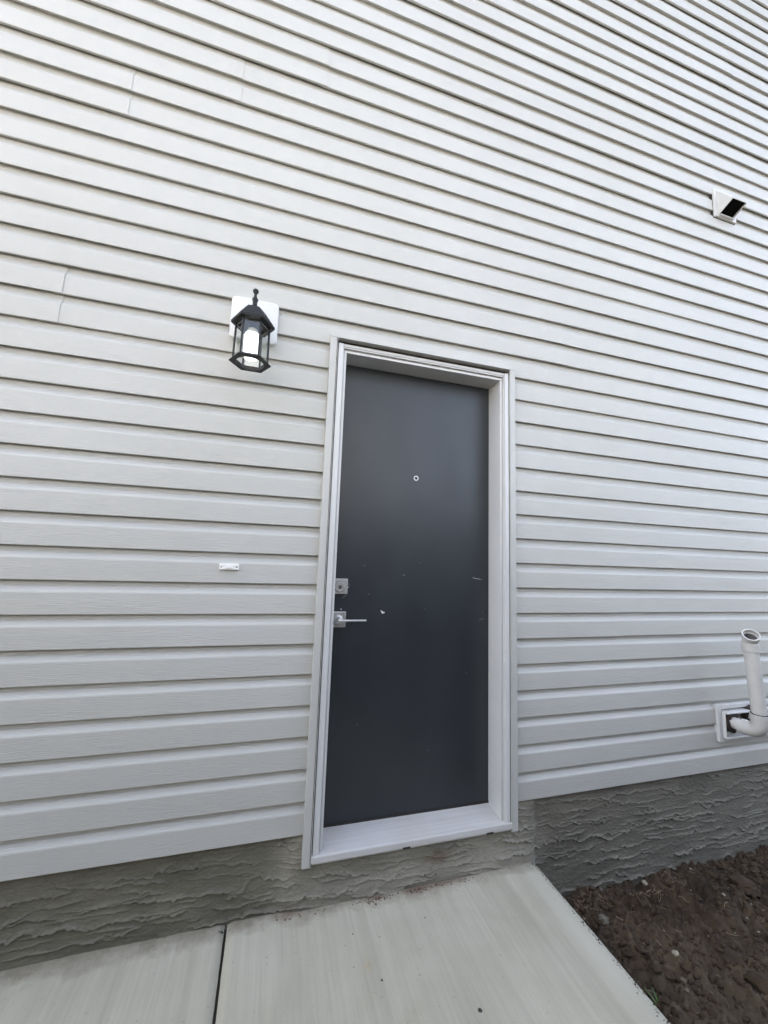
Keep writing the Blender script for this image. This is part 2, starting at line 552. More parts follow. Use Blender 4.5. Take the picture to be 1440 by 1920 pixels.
# concrete walk: two pours with a joint between them
walk = bpy.data.objects.new('pavement', None)
COL.objects.link(walk)
walk.location = (0, 0, -0.25)
tag(walk, kind='structure')
def slab_piece(x0, x1, y0, y1, seed):
    nx_, ny_ = int((x1 - x0) / 0.02), 150
    U, V = np.meshgrid(np.linspace(x0, x1, nx_), np.linspace(y0, y1, ny_), indexing='ij')
    z = -0.25 + 0.009 * (U - 0.3) + 0.004 * (fbm(U * 3, V * 3, seed, 3) - 0.5)
    d = np.minimum(U - x0, x1 - U)
    z = z - 0.006 * np.clip(1 - d / 0.012, 0, 1) ** 2
    e_ = 0.0035 * (fbm(V * 14, V * 0 + 2.5, seed + 50, 4, 0.6) - 0.5)
    U = U + np.where(np.arange(nx_)[:, None] == nx_ - 1, e_, 0) + np.where(np.arange(nx_)[:, None] == 0, 0.6 * e_, 0)
    P = np.stack([U, V, z], -1)
    # wrap sides down
    P = np.concatenate([P[:1] * 1, P, P[-1:] * 1], 0)
    P[0, :, 2] -= 0.11; P[-1, :, 2] -= 0.11
    return grid_mesh('concrete_slab', P.reshape(-1, 3), M_SLAB, nx_ + 2, ny_, walk)
slab_piece(-0.2445, 0.990, -1.3, 0.03, 5)
slab_piece(-7.0, -0.2535, -1.3, 0.03, 9)
bm = bmesh.new()
box(bm, -0.256, -0.242, -1.295, 0.02, -0.36, -0.272)
link('joint_filler', bm, M_SLOT, walk)

# ---------------------------------------------------------------- the house
C = 0.1143                                   # height of one course of siding
house = thing('house', (0, 0, -0.6), 'two storey house wall in pale grey lap siding with a charcoal side door', 'house')
XL, XR, TOP = -7.0, 4.8, 6.28
DX0, DX1 = 0.012, 0.890                        # siding stops behind the door trim

def course_profile(z0, first):
    f = [(0.0009, z0 + 0.0002), (0.0, z0 + 0.002), (0.0006, z0 + 0.40 * C), (0.0012, z0 + 0.63 * C),
         (0.0022, z0 + 0.665 * C), (0.0135, z0 + 0.80 * C), (0.0162, z0 + 0.825 * C), (0.0166, z0 + 0.999 * C)]
    return f

def siding_panel(x0, x1, n, courses=(0, 1), off=0.0, seed=0):
    """double course panel; the lower edge is a lapped lock, the middle edge is formed"""
    pts = []
    zb = n * C
    for k in courses:
        z0 = zb + k * C
        pr = course_profile(z0, k == courses[0])
        if k == courses[0]:
            pts += [(0.0150, z0 + 0.018), (0.0100, z0 + 0.0175), (0.0095, z0 + 0.0006)]
        pts += pr
        if k != courses[-1]:
            pts += [(0.0164, z0 + C + 0.0075)]
    ztop = zb + (courses[-1] + 1) * C
    pts += [(0.0169, ztop + 0.014)]
    back = 0.020
    k = len(pts)
    segs = max(2, int((x1 - x0) / 0.18))
    xs = np.linspace(x0, x1, segs + 1)
    bm = bmesh.new()
    rows = []
    for xx in xs:
        row = []
        for (y, z) in pts:
            wv = float(vn(np.array([xx * 1.7 + seed * 3.1]), np.array([z * 2.3 + seed]), 77)[0]) - 0.5
            wz = float(vn(np.array([xx * 0.9 + seed * 1.7]), np.array([n * 1.31]), 55)[0]) - 0.5
            row.append(bm.verts.new((xx, y + off + 0.0022 * wv, z + 0.0018 * wz)))
        rows.append(row)
    for a, c in zip(rows[:-1], rows[1:]):
        for i in range(k - 1):
            bm.faces.new((a[i], c[i], c[i + 1], a[i + 1]))
    # cut ends: a thin return so the overlap has an edge
    for row, sgn in ((rows[0], 1), (rows[-1], -1)):
        bk = [bm.verts.new((v.co.x, v.co.y + 0.0016, v.co.z)) for v in row]
        for i in range(k - 1):
            f = (row[i], row[i + 1], bk[i + 1], bk[i])
            bm.faces.new(f if sgn > 0 else tuple(reversed(f)))
    bmesh.ops.translate(bm, verts=bm.verts, vec=-world_loc(house))
    me = bpy.data.meshes.new('siding_panel')
    bm.to_mesh(me); bm.free()
    me.materials.append(M_SIDING)
    o = bpy.data.objects.new('siding_panel', me)
    COL.objects.link(o)
    o.parent = house
    return o

seams = {0: [3.4], 2: [3.9], 4: [-2.9, 3.6], 6: [1.50], 8: [2.11], 10: [1.565], 12: [3.3], 14: [3.6], 16: [-0.979, 3.2],
         18: [1.24], 20: [3.4], 22: [-2.6, 3.2], 24: [-0.849, 3.3], 26: [-0.443, 3.2], 28: [-0.077, 3.5], 30: [3.3], 32: [-2.2, 3.6],
         34: [3.4], 36: [-2.0, 3.6], 38: [2.67], 40: [3.6], 42: [3.4], 44: [3.9], 46: [3.7], 48: [3.9], 50: [3.6], 52: [3.7],
         54: [3.8]}
sd_ = 0
for n_ in range(0, 56, 2):
    cuts = seams.get(n_, [1.5])
    edges = [XL] + cuts + [XR]
    for i in range(len(edges) - 1):
        a, b_ = edges[i], edges[i + 1]
        if i > 0:
            a -= 0.028                       # laps behind its neighbour
        off = (0.0022 if cuts[0] < 0 else 0.0012) if i % 2 else 0.0
        sd_ += 1
        spans = [(a, b_, (0, 1))]
        if n_ < 16:
            spans = [(s0, s1, (0, 1)) for s0, s1 in ((a, min(b_, DX0)), (max(a, DX1), b_)) if s1 - s0 > 0.05]
        elif n_ == 16 and b_ > 1.0 and a < 0:
            spans = [(a, DX0, (0,)), (DX1, b_, (0,)), (a, b_, (1,))]
        for s0, s1, cs in spans:
            siding_panel(s0, s1, n_, cs, off, sd_)

# sheathing and body behind the siding
bm = bmesh.new()
box(bm, XL, 0.020, 0.030, 0.14, 0.002, TOP)
box(bm, 0.882, XR, 0.030, 0.14, 0.002, TOP)
box(bm, 0.0202, 0.8818, 0.030, 0.14, 1.95, TOP)
box(bm, XL, XR, 0.142, 8.0, -0.9, TOP)
link('wall_core', bm, M_WOODSH, house)
bm = bmesh.new()
box(bm, XL - 0.4, XR + 0.4, -0.30, 8.4, TOP, TOP + 0.18)
prof = [(-0.30, TOP + 0.181), (8.4, TOP + 0.181), (4.0, TOP + 2.2)]
extrude_profile_x(bm, prof, XL - 0.4, XR + 0.4)
link('roof', bm, M_ROOF, house)
bm = bmesh.new()
box(bm, XL, -1.398, 0.016, 0.14, -0.62, 0.0)
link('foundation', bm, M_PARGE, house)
bm = bmesh.new()
box(bm, 3.398, XR, 0.016, 0.14, -0.62, 0.0)
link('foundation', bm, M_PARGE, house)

# parged foundation with trowelled relief
def parging():
    nu, nv = 2000, 330
    U, V = np.meshgrid(np.linspace(-1.4, 3.4, nu), np.linspace(-0.56, 0.02, nv), indexing='ij')
    def ledges(seed, fz, amp, power, thr):
        """long ragged trowel ridges: each band swells to a lip and drops away below it"""
        n_ = (V + 0.02 * U) * fz + 1.5 * fbm(U * 1.7, V * 4, seed, 3) + 1.0 * fbm(U * 7, V * 9, seed + 9, 3) \
            + 0.75 * fbm(U * 24, V * 22, seed + 19, 4, 0.62)
        band = np.floor(-n_)
        s_ = -n_ - band
        strength = np.clip((vn(U * 10.0 + band * 3.7, band * 5.13, seed + 29) - thr - 0.10) * 4.5, 0, 1)
        strength = strength * (0.55 + 0.9 * vn(U * 17, band * 2.7, seed + 39))
        edge = np.clip((1 - s_) / 0.035, 0, 1)
        return amp * strength * (s_ ** power) * edge
    h = ledges(121, 22, 0.0095, 9.0, 0.30) + ledges(221, 38, 0.0056, 7.0, 0.36) + ledges(321, 15, 0.0085, 12.0, 0.30)
    h += 0.0022 * (fbm(U * 45, V * 130, 161, 4, 0.6) - 0.5) + 0.0015 * (fbm(U * 160, V * 160, 191, 2) - 0.5) + 0.007 * (fbm(U * 3, V * 4, 171, 2) - 0.5)
    # the doorstep block stands proud, the bays either side sit back
    def ss(a, b, t):
        t = np.clip((t - a) / (b - a), 0, 1); return t * t * (3 - 2 * t)
    wob = 0.012 * (fbm(V * 14, U * 2, 181, 3) - 0.5)
    blk = ss(-0.085, 0.0, U + 4 * wob) * (1 - ss(0.985, 1.02, U + 2 * wob))
    y = 0.024 - 0.016 * blk - h
    y -= 0.010 * blk * ss(-0.16, -0.24, V) 
    left = 1 - ss(-0.07, -0.03, U)
    y -= 0.007 * left * ss(-0.10, -0.22, V)
    # keep clear of the sill and of the lowest siding course
    lim = np.where((U > 0.03) & (U < 0.87), np.where(V > -0.108, 0.012, -9), -9)
    y = np.maximum(y, lim)
    y = np.where(V > -0.006, np.maximum(y, 0.0145), y)
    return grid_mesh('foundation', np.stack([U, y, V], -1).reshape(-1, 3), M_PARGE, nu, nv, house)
# the opening above the sill is clear of parging
fo = parging()
bmf = bmesh.new(); bmf.from_mesh(fo.data)
kill = [v for v in bmf.verts if 0.055 < v.co.x < 0.848 and v.co.z + world_loc(house).z > -0.068]
bmesh.ops.delete(bmf, geom=kill, context='VERTS')
bmf.to_mesh(fo.data); bmf.free()

# ------------------------------------------------ door frame
JX0, JX1, JZ, SZ = 0.072, 0.830, 1.909, -0.066
def frame_part(name, boxes, m, bev=0.0012):
    bm = bmesh.new()
    for b_ in boxes:
        box(bm, *b_, bev)
    return link(name, bm, m, house)
# jambs: deep reveal with a shallow rebate on the face
frame_part('side_jamb', [(JX1, JX1 + 0.0105, 0.0, 0.135, -0.088, JZ), (JX1 + 0.0105, JX1 + 0.030, 0.004, 0.135, -0.088, JZ + 0.02)], M_WHITE)
frame_part('side_jamb', [(JX0 - 0.0105, JX0, 0.0, 0.135, -0.088, JZ), (JX0 - 0.030, JX0 - 0.0105, 0.004, 0.135, -0.088, JZ + 0.02)], M_WHITE)
frame_part('head_jamb', [(JX0 - 0.010, JX1 + 0.010, 0.0, 0.135, JZ, JZ + 0.0105), (JX0 - 0.029, JX1 + 0.029, 0.0045, 0.135, JZ + 0.0106, JZ + 0.036)], M_WHITE)
# casings
def casing(name, a0, a1, z0, z1, horiz=False):
    bs = [(a0, a1, -0.013, 0.003, z0, z1)]
    return bs
CI = 0.0125
frame_part('casing', [(JX1 + CI, JX1 + CI + 0.0045, -0.008, 0.0039, SZ - 0.004, JZ + CI + 0.02), (JX1 + CI + 0.0045, JX1 + 0.0365, -0.015, 0.0039, SZ - 0.026, JZ + CI + 0.02)], M_WHITE, 0.001)
frame_part('casing', [(JX0 - CI - 0.0045, JX0 - CI, -0.008, 0.0039, SZ - 0.004, JZ + CI + 0.02), (JX0 - 0.0375, JX0 - CI - 0.0045, -0.015, 0.0039, SZ - 0.006, JZ + CI + 0.02)], M_WHITE, 0.001)
frame_part('casing', [(JX0 - CI, JX1 + CI, -0.008, 0.0042, JZ + CI + 0.003, JZ + CI + 0.009), (JX0 - CI - 0.0045, JX1 + CI + 0.0045, -0.0105, 0.0042, JZ + CI + 0.0092, JZ + CI + 0.021)], M_WHITE, 0.001)
# siding-coloured receiver trim round the opening
def receiver(x0, x1, z0, z1, lipx, lipw):
    bm = bmesh.new()
    box(bm, x0, x1, -0.016, 0.020, z0, z1, 0.0015)
    box(bm, lipx, lipx + lipw, -0.0195, -0.004, z0 + 0.001, z1 - 0.004, 0.0004)
    return link('door_trim', bm, M_TRIM, house)
bm = bmesh.new()
box(bm, 0.0262, 0.0345, -0.0055, 0.018, -0.10, 1.9475)
box(bm, 0.8675, 0.8757, -0.0055, 0.018, -0.10, 1.9475)
link('shadow_gap', bm, M_SLOT, house)
receiver(-0.002, 0.0265, -0.104, 1.975, 0.0285, 0.0018)
receiver(0.8755, 0.904, -0.104, 1.975, 0.8715, 0.0018)
bm = bmesh.new()
box(bm, -0.0015, 0.9035, -0.0175, 0.022, 1.9640, 1.9840, 0.0015)
box(bm, 0.0305, 0.8695, -0.0330, -0.004, 1.9545, 1.9570, 0.0005)
link('head_trim', bm, M_TRIM, house)
bm = bmesh.new()
box(bm, 0.0305, 0.8695, -0.0030, 0.020, 1.9440, 1.9638)
link('shadow_gap', bm, M_SLOT, house)
# sill: sloping top, bright nose, weep slots
bm = bmesh.new()
extrude_profile_x(bm, [(0.135, -0.0478), (0.096, -0.0478), (-0.0135, SZ), (-0.0175, SZ - 0.0015), (-0.0190, SZ - 0.0045), (-0.0190, SZ - 0.024), (-0.012, SZ - 0.026), (0.135, -0.10)], JX0 - 0.0420, JX1 + 0.0420)
sill = link('door_sill', bm, M_SILL, house)
bm = bmesh.new()
box(bm, JX0 - 0.036, JX1 + 0.036, -0.0105, 0.06, SZ - 0.034, SZ - 0.0262, 0.0008)
link('sill_drip_edge', bm, M_TRIM, sill)
for xx in (0.385, 0.752):
    bm = bmesh.new()
    box(bm, xx, xx + 0.030, -0.0196, -0.012, SZ - 0.0285, SZ - 0.0215)
    link('weep_slot', bm, M_SLOT, sill)

# ------------------------------------------------ door leaf
bm = bmesh.new()
box(bm, JX0 - 0.008, JX1 - 0.0025, 0.100, 0.142, -0.0405, JZ - 0.002, 0.0015)
door = link('door', bm, M_DOOR, house)
bm = bmesh.new()
box(bm, JX0 + 0.0005, JX1 - 0.0005, 0.0975, 0.139, -0.0474, -0.0409)
link('bottom_sweep', bm, M_SLOT, door)
bm = bmesh.new()
box(bm, JX1 - 0.0025, JX1 + 0.001, 0.103, 0.14, -0.05, JZ)
link('weather_strip', bm, M_SLOT, door)

def ring(bm, r0, r1, y0, y1, cx, cz, seg=28):
    lathe(bm, [(r0, 0), (r0, y1 - y0), (r1, y1 - y0), (r1, 0)], (cx, y1, cz), Vector((0, -1, 0)), seg, cap=False)
# peephole
bm = bmesh.new()
ring(bm, 0.0118, 0.0076, 0.0965, 0.1005, 0.444, 1.406)
pe = link('peephole', bm, M_NICKEL, door, True)
bm = bmesh.new(); lathe(bm, [(0.0077, 0), (0.0060, 0.0015), (0.002, 0.0022)], (0.444, 0.1001, 1.406), Vector((0, -1, 0)), 18)
pe2 = link('lens', bm, M_SLOT, door, True)
# deadbolt
bm = bmesh.new()
box(bm, 0.0745, 0.1402, 0.0865, 0.1000, 0.870, 0.9345, 0.0022)
db = link('deadbolt', bm, M_NICKEL, door)
DBX, DBZ = 0.1055, 0.9005
bm = bmesh.new(); lathe(bm, [(0.0215, 0), (0.0215, 0.0045), (0.0195, 0.0062), (0.0165, 0.0062), (0.0160, 0.0045), (0.0100, 0.0045), (0.0095, 0.0060), (0.001, 0.0060)], (DBX, 0.0866, DBZ), Vector((0, -1, 0)), 32)
link('lock_cylinder', bm, M_NICKEL, door, True)
bm = bmesh.new(); lathe(bm, [(0.0078, 0), (0.0078, 0.0008)], (DBX + 0.001, 0.0805, DBZ - 0.001), Vector((0, -1, 0)), 20)
box(bm, DBX, DBX + 0.002, 0.0788, 0.0805, DBZ - 0.006, DBZ + 0.005)
link('keyhole', bm, M_NICKEL_D, door)
bm = bmesh.new()
bmesh.ops.create_circle
lathe(bm, [(0.0228, 0), (0.0228, 0.0012), (0.0216, 0.0012)], (DBX, 0.0866, DBZ), Vector((0, -1, 0)), 32, cap=False)
link('cylinder_groove', bm, M_SLOT, door)
# lever set
LX, LZ = 0.1050, 0.7640
bm = bmesh.new()
box(bm, 0.0705, 0.1388, 0.0900, 0.1000, 0.7310, 0.7960, 0.0030)
link('lever_rose', bm, M_NICKEL, door)
bm = bmesh.new()
lathe(bm, [(0.0205, 0), (0.0205, 0.004), (0.0185, 0.007), (0.0130, 0.009), (0.0110, 0.012), (0.0100, 0.030), (0.0105, 0.040), (0.0100, 0.0475), (0.006, 0.049)], (LX, 0.0901, LZ), Vector((0, -1, 0)), 30)
ob = link('lever_neck', bm, M_NICKEL, door, True, 50)
bm = bmesh.new()
tube(bm, [(LX - 0.004, 0.0475, LZ), (LX + 0.01, 0.0465, LZ + 0.0002), (LX + 0.04, 0.0465, LZ + 0.001), (LX + 0.085, 0.0475, LZ + 0.001), (LX + 0.113, 0.0485, LZ + 0.001)], [0.0078, 0.0064, 0.0046, 0.0042, 0.0042], 16)
link('lever_handle', bm, M_NICKEL, door, True, 50)
for sx_, sz_ in ((0.0845, 0.7865), (0.1265, 0.7400), (0.1270, 0.7870)):
    bm = bmesh.new(); lathe(bm, [(0.0022, 0), (0.0022, 0.0006)], (sx_, 0.0901, sz_), Vector((0, -1, 0)), 10)
    link('screw', bm, M_NICKEL_D, door)

# chips and scratches in the paint
def mark(name, pts, width, m):
    """thin ragged sliver of bare primer on the door face"""
    bm = bmesh.new()
    L, R_ = [], []
    for i, (x, z) in enumerate(pts):
        a = pts[max(i - 1, 0)]; c = pts[min(i + 1, len(pts) - 1)]
        dx, dz = c[0] - a[0], c[1] - a[1]
        l = math.hypot(dx, dz) or 1
        k = width * (0.35 if i in (0, len(pts) - 1) else random.uniform(0.8, 1.2)) / 2
        L.append((x - dz / l * k, z + dx / l * k)); R_.append((x + dz / l * k, z - dx / l * k))
    f = [bm.verts.new((x, 0.0996, z)) for x, z in L]; b2 = [bm.verts.new((x, 0.0996, z)) for x, z in R_]
    f2 = [bm.verts.new((x, 0.1002, z)) for x, z in L]; b3 = [bm.verts.new((x, 0.1002, z)) for x, z in R_]
    for i in range(len(pts) - 1):
        bm.faces.new((f[i], f[i + 1], b2[i + 1], b2[i]))
        bm.faces.new((f[i], f2[i], f2[i + 1], f[i + 1]))
        bm.faces.new((b2[i], b2[i + 1], b3[i + 1], b3[i]))
    return link(name, bm, m, door)
mark('paint_chip', [(0.2925, 0.7985), (0.298, 0.797), (0.303, 0.793), (0.309, 0.789), (0.3135, 0.7925)], 0.0048, M_PAINTW)
mark('paint_chip', [(0.2975, 0.792), (0.302, 0.789), (0.3035, 0.785)], 0.0045, M_PAINTW)
mark('paint_chip', [(0.1150, 0.8075), (0.1185, 0.8045), (0.121, 0.804)], 0.0042, M_PAINTW)
mark('scratch', [(0.7429, 0.9517), (0.755, 0.9485), (0.772, 0.9465), (0.7913, 0.9420)], 0.0022, M_PAINTW)
mark('scratch', [(0.389, 0.9545), (0.397, 0.9562), (0.405, 0.9560)], 0.0022, M_SCRATCH)
mark('scratch', [(0.7790, 0.7560), (0.790, 0.7590), (0.808, 0.7605)], 0.0020, M_SCRATCH)
mark('scratch', [(0.7760, 0.7480), (0.785, 0.7500)], 0.0018, M_SCRATCH)
mark('scratch', [(0.118, 0.8500), (0.128, 0.8580), (0.142, 0.8670)], 0.0020, M_SCRATCH)
for (cx_, cz_) in ((0.7965, 0.7905), (0.5038, 0.8053), (0.4727, 1.0139), (0.2130, 0.9930), (0.236, 0.870), (0.716, 0.519), (0.210, 0.331), (0.53, 0.20)):
    mark('paint_chip', [(cx_ - 0.0022, cz_ + 0.0008), (cx_, cz_), (cx_ + 0.0022, cz_ + 0.0004)], 0.0030, M_SCRATCH)
mark('scratch', [(0.1425, 0.9170), (0.1475, 0.9125), (0.1485, 0.9060), (0.1455, 0.9000)], 0.0016, M_SCRATCH)
mark('paint_chip', [(0.1425, 0.8965), (0.1450, 0.8985), (0.1480, 0.8980)], 0.0035, M_PAINTW)

# ---------------------------------------------------------------- wall lantern
LCX, LCY = -0.3085, -0.112
lantern = thing('wall_lantern', (-0.313, 0, 1.97), 'black six-sided coach lantern with a lit white bulb, on a white plate beside the door', 'wall light')
def rounded_plate(bm, x0, x1, z0, z1, y0, y1, r, bev=0.003):
    pts = []
    for cx_, cz_, a0 in ((x1 - r, z1 - r, 0), (x0 + r, z1 - r, 90), (x0 + r, z0 + r, 180), (x1 - r, z0 + r, 270)):
        for k in range(7):
            a = math.radians(a0 + 15 * k)
            pts.append((cx_ + r * math.cos(a), cz_ + r * math.sin(a)))
    cxm, czm = (x0 + x1) / 2, (z0 + z1) / 2
    rings = []
    for y, s in ((y1, 0), (y0 + bev, 0), (y0 + bev * 0.3, bev * 0.4), (y0, bev)):
        rings.append([bm.verts.new((x + (cxm - x) / abs(cxm - x + 1e-9) * s, y, z + (czm - z) / abs(czm - z + 1e-9) * s)) for x, z in pts])
    k = len(pts)
    for a, c in zip(rings[:-1], rings[1:]):
        for i in range(k):
            bm.faces.new((a[i], a[(i + 1) % k], c[(i + 1) % k], c[i]))
    bm.faces.new(rings[-1])
bm = bmesh.new()
rounded_plate(bm, -0.4045, -0.2215, 1.8775, 2.0590, -0.020, 0.018, 0.019, 0.004)
link('mounting_plate', bm, M_WHITE2, lantern, True)
bm = bmesh.new()
lathe(bm, [(0.056, 0), (0.056, 0.006), (0.050, 0.012), (0.030, 0.016)], (LCX - 0.003, -0.020, 1.955), Vector((0, -1, 0)), 32)
link('canopy', bm, M_BLACKM, lantern, True)
bm = bmesh.new()
tube(bm, [(LCX - 0.003, -0.034, 1.955), (LCX - 0.002, -0.055, 1.955), (LCX, -0.078, 1.948), (LCX, -0.095, 1.935)], 0.0095, 14)
link('arm', bm, M_BLACKM, lantern, True)
HX = math.pi / 6 * 0        # hexagon corners point left and right, a flat side faces out
def hexring(bm, r_list):
    lathe(bm, r_list, (LCX, LCY, 0), Vector((0, 0, 1)), 6, phase=HXP)
HXP = 0.0
# the track quaternion of +Z may spin the ring, so lay out hexagons directly
def hexshell(bm, prof, cap0=True, cap1=True):
    rings = []
    for r, z in prof:
        rings.append([bm.verts.new((LCX + r * math.cos(k * math.pi / 3), LCY + r * math.sin(k * math.pi / 3), z)) for k in range(6)])
    for a, c in zip(rings[:-1], rings[1:]):
        for i in range(6):
            bm.faces.new((a[i], a[(i + 1) % 6], c[(i + 1) % 6], c[i]))
    if cap0: bm.faces.new(list(reversed(rings[0])))
    if cap1: bm.faces.new(rings[-1])
bm = bmesh.new()
hexshell(bm, [(0.058, 1.8875), (0.064, 1.8845), (0.0745, 1.8870), (0.0795, 1.8870), (0.0795, 1.8960), (0.0745, 1.9000), (0.0690, 1.9100), (0.0650, 1.9120), (0.0570, 1.9260), (0.0535, 1.9255), (0.0480, 1.9370), (0.0380, 1.9490), (0.0345, 1.9505), (0.0200, 1.9600), (0.0100, 1.9640)])
roof_l = link('lantern_roof', bm, M_BLACKM, lantern)
bm = bmesh.new()
lathe(bm, [(0.0125, 1.960), (0.0090, 1.968), (0.0088, 1.986), (0.0115, 1.992), (0.0112, 1.996), (0.0065, 2.004), (0.0048, 2.012), (0.0055, 2.018), (0.0105, 2.026), (0.0112, 2.030), (0.0085, 2.0355), (0.002, 2.038)], (LCX, LCY, 0), Vector((0, 0, 1)), 16)
link('finial', bm, M_BLACKM, roof_l, True, 60)
# bottom ring: hexagonal outside, round hole inside
bm = bmesh.new()
SEG = 48
def hexr(a, R):
    a = (a % (math.pi / 3)) - math.pi / 6
    return R * math.cos(math.pi / 6) / math.cos(a)
prof = [('c', 0.0500, 1.7345), ('h', 0.0745, 1.7345), ('h', 0.0760, 1.7365), ('h', 0.0740, 1.7400), ('h', 0.0665, 1.7440), ('h', 0.0640, 1.7490), ('h', 0.0580, 1.7500), ('c', 0.0500, 1.7440)]
rings = []
for t_, r, z in prof:
    rr = []
    for k in range(SEG):
        a = 2 * math.pi * k / SEG
        q = r if t_ == 'c' else hexr(a, r)
        if t_ == 'h' and r == 0.0580:
            q = hexr(a, r)
        rr.append(bm.verts.new((LCX + q * math.cos(a), LCY + q * math.sin(a), z)))
    rings.append(rr)
for i in range(len(rings)):
    a, c = rings[i], rings[(i + 1) % len(rings)]
    for k in range(SEG):
        bm.faces.new((a[k], a[(k + 1) % SEG], c[(k + 1) % SEG], c[k]))
link('bottom_ring', bm, M_BLACKM, lantern)
RT, RB = 0.0600, 0.0615
for k in range(6):
    a = k * math.pi / 3
    bm = bmesh.new()
    d = Vector((math.cos(a), math.sin(a), 0))
    tube(bm, [Vector((LCX, LCY, 1.747)) + d * RB, Vector((LCX, LCY, 1.889)) + d * RT], 0.0043, 6)
    link('post', bm, M_BLACKM, lantern)
    a2 = a + math.pi / 3
    d2 = Vector((math.cos(a2), math.sin(a2), 0))
    p = [Vector((LCX, LCY, 1.748)) + d * RB * 0.985, Vector((LCX, LCY, 1.748)) + d2 * RB * 0.985,
         Vector((LCX, LCY, 1.888)) + d2 * RT * 0.985, Vector((LCX, LCY, 1.888)) + d * RT * 0.985]
    nrm = (d + d2).normalized() * 0.0018
    bm = bmesh.new()
    v0 = [bm.verts.new(q) for q in p]; v1 = [bm.verts.new(q - nrm) for q in p]
    bm.faces.new(v0); bm.faces.new(list(reversed(v1)))
    for i in range(4):
        bm.faces.new((v0[i], v0[(i + 1) % 4], v1[(i + 1) % 4], v1[i]))
    link('glass_pane', bm, M_GLASS, lantern)
    bm = bmesh.new()
    mid = (d + d2) / 2
    tube(bm, [Vector((LCX, LCY, 1.879)) + d * RT * 0.96, Vector((LCX, LCY, 1.879)) + d2 * RT * 0.96], 0.0018, 6)
    link('glazing_bar', bm, M_NICKEL_D, lantern)
bm = bmesh.new()
lathe(bm, [(0.016, 1.886), (0.0165, 1.872)], (LCX, LCY, 0), Vector((0, 0, 1)), 20)
link('socket', bm, M_BLACKM, lantern, True)
bm = bmesh.new()
lathe(bm, [(0.0165, 1.8719), (0.019, 1.866), (0.024, 1.856), (0.0258, 1.8505)], (LCX, LCY, 0), Vector((0, 0, 1)), 24)
link('bulb_collar', bm, M_BULBBASE, lantern, True)
bm = bmesh.new()
lathe(bm, [(0.0258, 1.8504), (0.0275, 1.842), (0.0282, 1.828), (0.0280, 1.790), (0.0272, 1.765), (0.0235, 1.756), (0.014, 1.751), (0.003, 1.7495)], (LCX, LCY, 0), Vector((0, 0, 1)), 28)
link('bulb', bm, M_BULB, lantern, True, 60)

# ---------------------------------------------------------------- doorbell
bell = thing('doorbell', (-0.334, 0, 0.975), 'small white oblong doorbell button screwed to the siding between lantern and door handle height', 'doorbell')
bm = bmesh.new()
box(bm, -0.3680, -0.2985, -0.0085, 0.004, 0.9640, 0.9865, 0.0015)
link('bell_plate', bm, M_BELL, bell)
bm = bmesh.new()
box(bm, -0.3650, -0.3015, -0.0108, -0.0084, 0.9795, 0.9850, 0.0006)
box(bm, -0.3650, -0.3015, -0.0108, -0.0084, 0.9655, 0.9680, 0.0006)
link('bell_rim', bm, M_BELL, bell)
bm = bmesh.new()
box(bm, -0.3475, -0.3195, -0.0150, -0.0084, 0.9695, 0.9780, 0.0012)
link('push_button', bm, M_BELL, bell)
for xx in (-0.3605, -0.3062):
    bm = bmesh.new(); lathe(bm, [(0.0024, 0), (0.0024, 0.0007)], (xx, -0.0085, 0.9740), Vector((0, -1, 0)), 12)
    link('screw', bm, M_SLOT, bell)

# ---------------------------------------------------------------- exhaust hood high on the wall
hood = thing('vent_hood', (2.485, 0, 3.37), 'white angled exhaust hood with a black opening high on the siding, upper right', 'vent')
bm = bmesh.new()
rounded_plate(bm, 2.3850, 2.5720, 3.2680, 3.4660, -0.010, 0.016, 0.002, 0.0015)
link('flange', bm, M_GALV, hood)
bm = bmesh.new()
rounded_plate(bm, 2.3830, 2.5740, 3.2655, 3.4680, 0.0005, 0.0155, 0.002, 0.001)
link('flange_outline', bm, M_SLOT, hood)  # dark outline showing round the flange
HXA, HXB = 2.4120, 2.5300
bm = bmesh.new()
def quadbox(bm, pts, th):
    """thicken a planar polygon inwards by th along its normal"""
    p = [Vector(q) for q in pts]
    nn = (p[1] - p[0]).cross(p[2] - p[0]).normalized() * th
    a = [bm.verts.new(q) for q in p]; c = [bm.verts.new(q - nn) for q in p]
    bm.faces.new(a); bm.faces.new(list(reversed(c)))
    k = len(p)
    for i in range(k):
        bm.faces.new((a[i], c[i], c[(i + 1) % k], a[(i + 1) % k]))
wt, fo_, bo = (-0.0102, 3.452), (-0.094, 3.322), (-0.0102, 3.278)
quadbox(bm, [(HXA, fo_[0], fo_[1]), (HXB, fo_[0], fo_[1]), (HXB, wt[0], wt[1]), (HXA, wt[0], wt[1])], 0.003)      # sloping top
for xx, sg in ((HXA, 1), (HXB, -1)):
    tri = [(xx, wt[0], wt[1]), (xx, fo_[0], fo_[1]), (xx, bo[0] - 0.01, bo[1])]
    tri2 = [(xx, wt[0], wt[1]), (xx, fo_[0], fo_[1]), (xx, fo_[0] + 0.002, fo_[1] - 0.006), (xx, bo[0], bo[1])]
    quadbox(bm, tri2, 0.003 * sg)
link('hood_shell', bm, M_GALV, hood)
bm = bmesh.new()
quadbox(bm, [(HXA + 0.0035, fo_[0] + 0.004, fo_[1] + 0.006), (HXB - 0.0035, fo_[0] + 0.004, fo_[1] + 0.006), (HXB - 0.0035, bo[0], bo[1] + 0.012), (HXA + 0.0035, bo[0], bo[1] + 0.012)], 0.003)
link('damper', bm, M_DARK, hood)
bm = bmesh.new()
box(bm, HXA, HXB, -0.0240, -0.0101, 3.272, 3.2775, 0.001)
link('drip_lip', bm, M_GALV, hood)

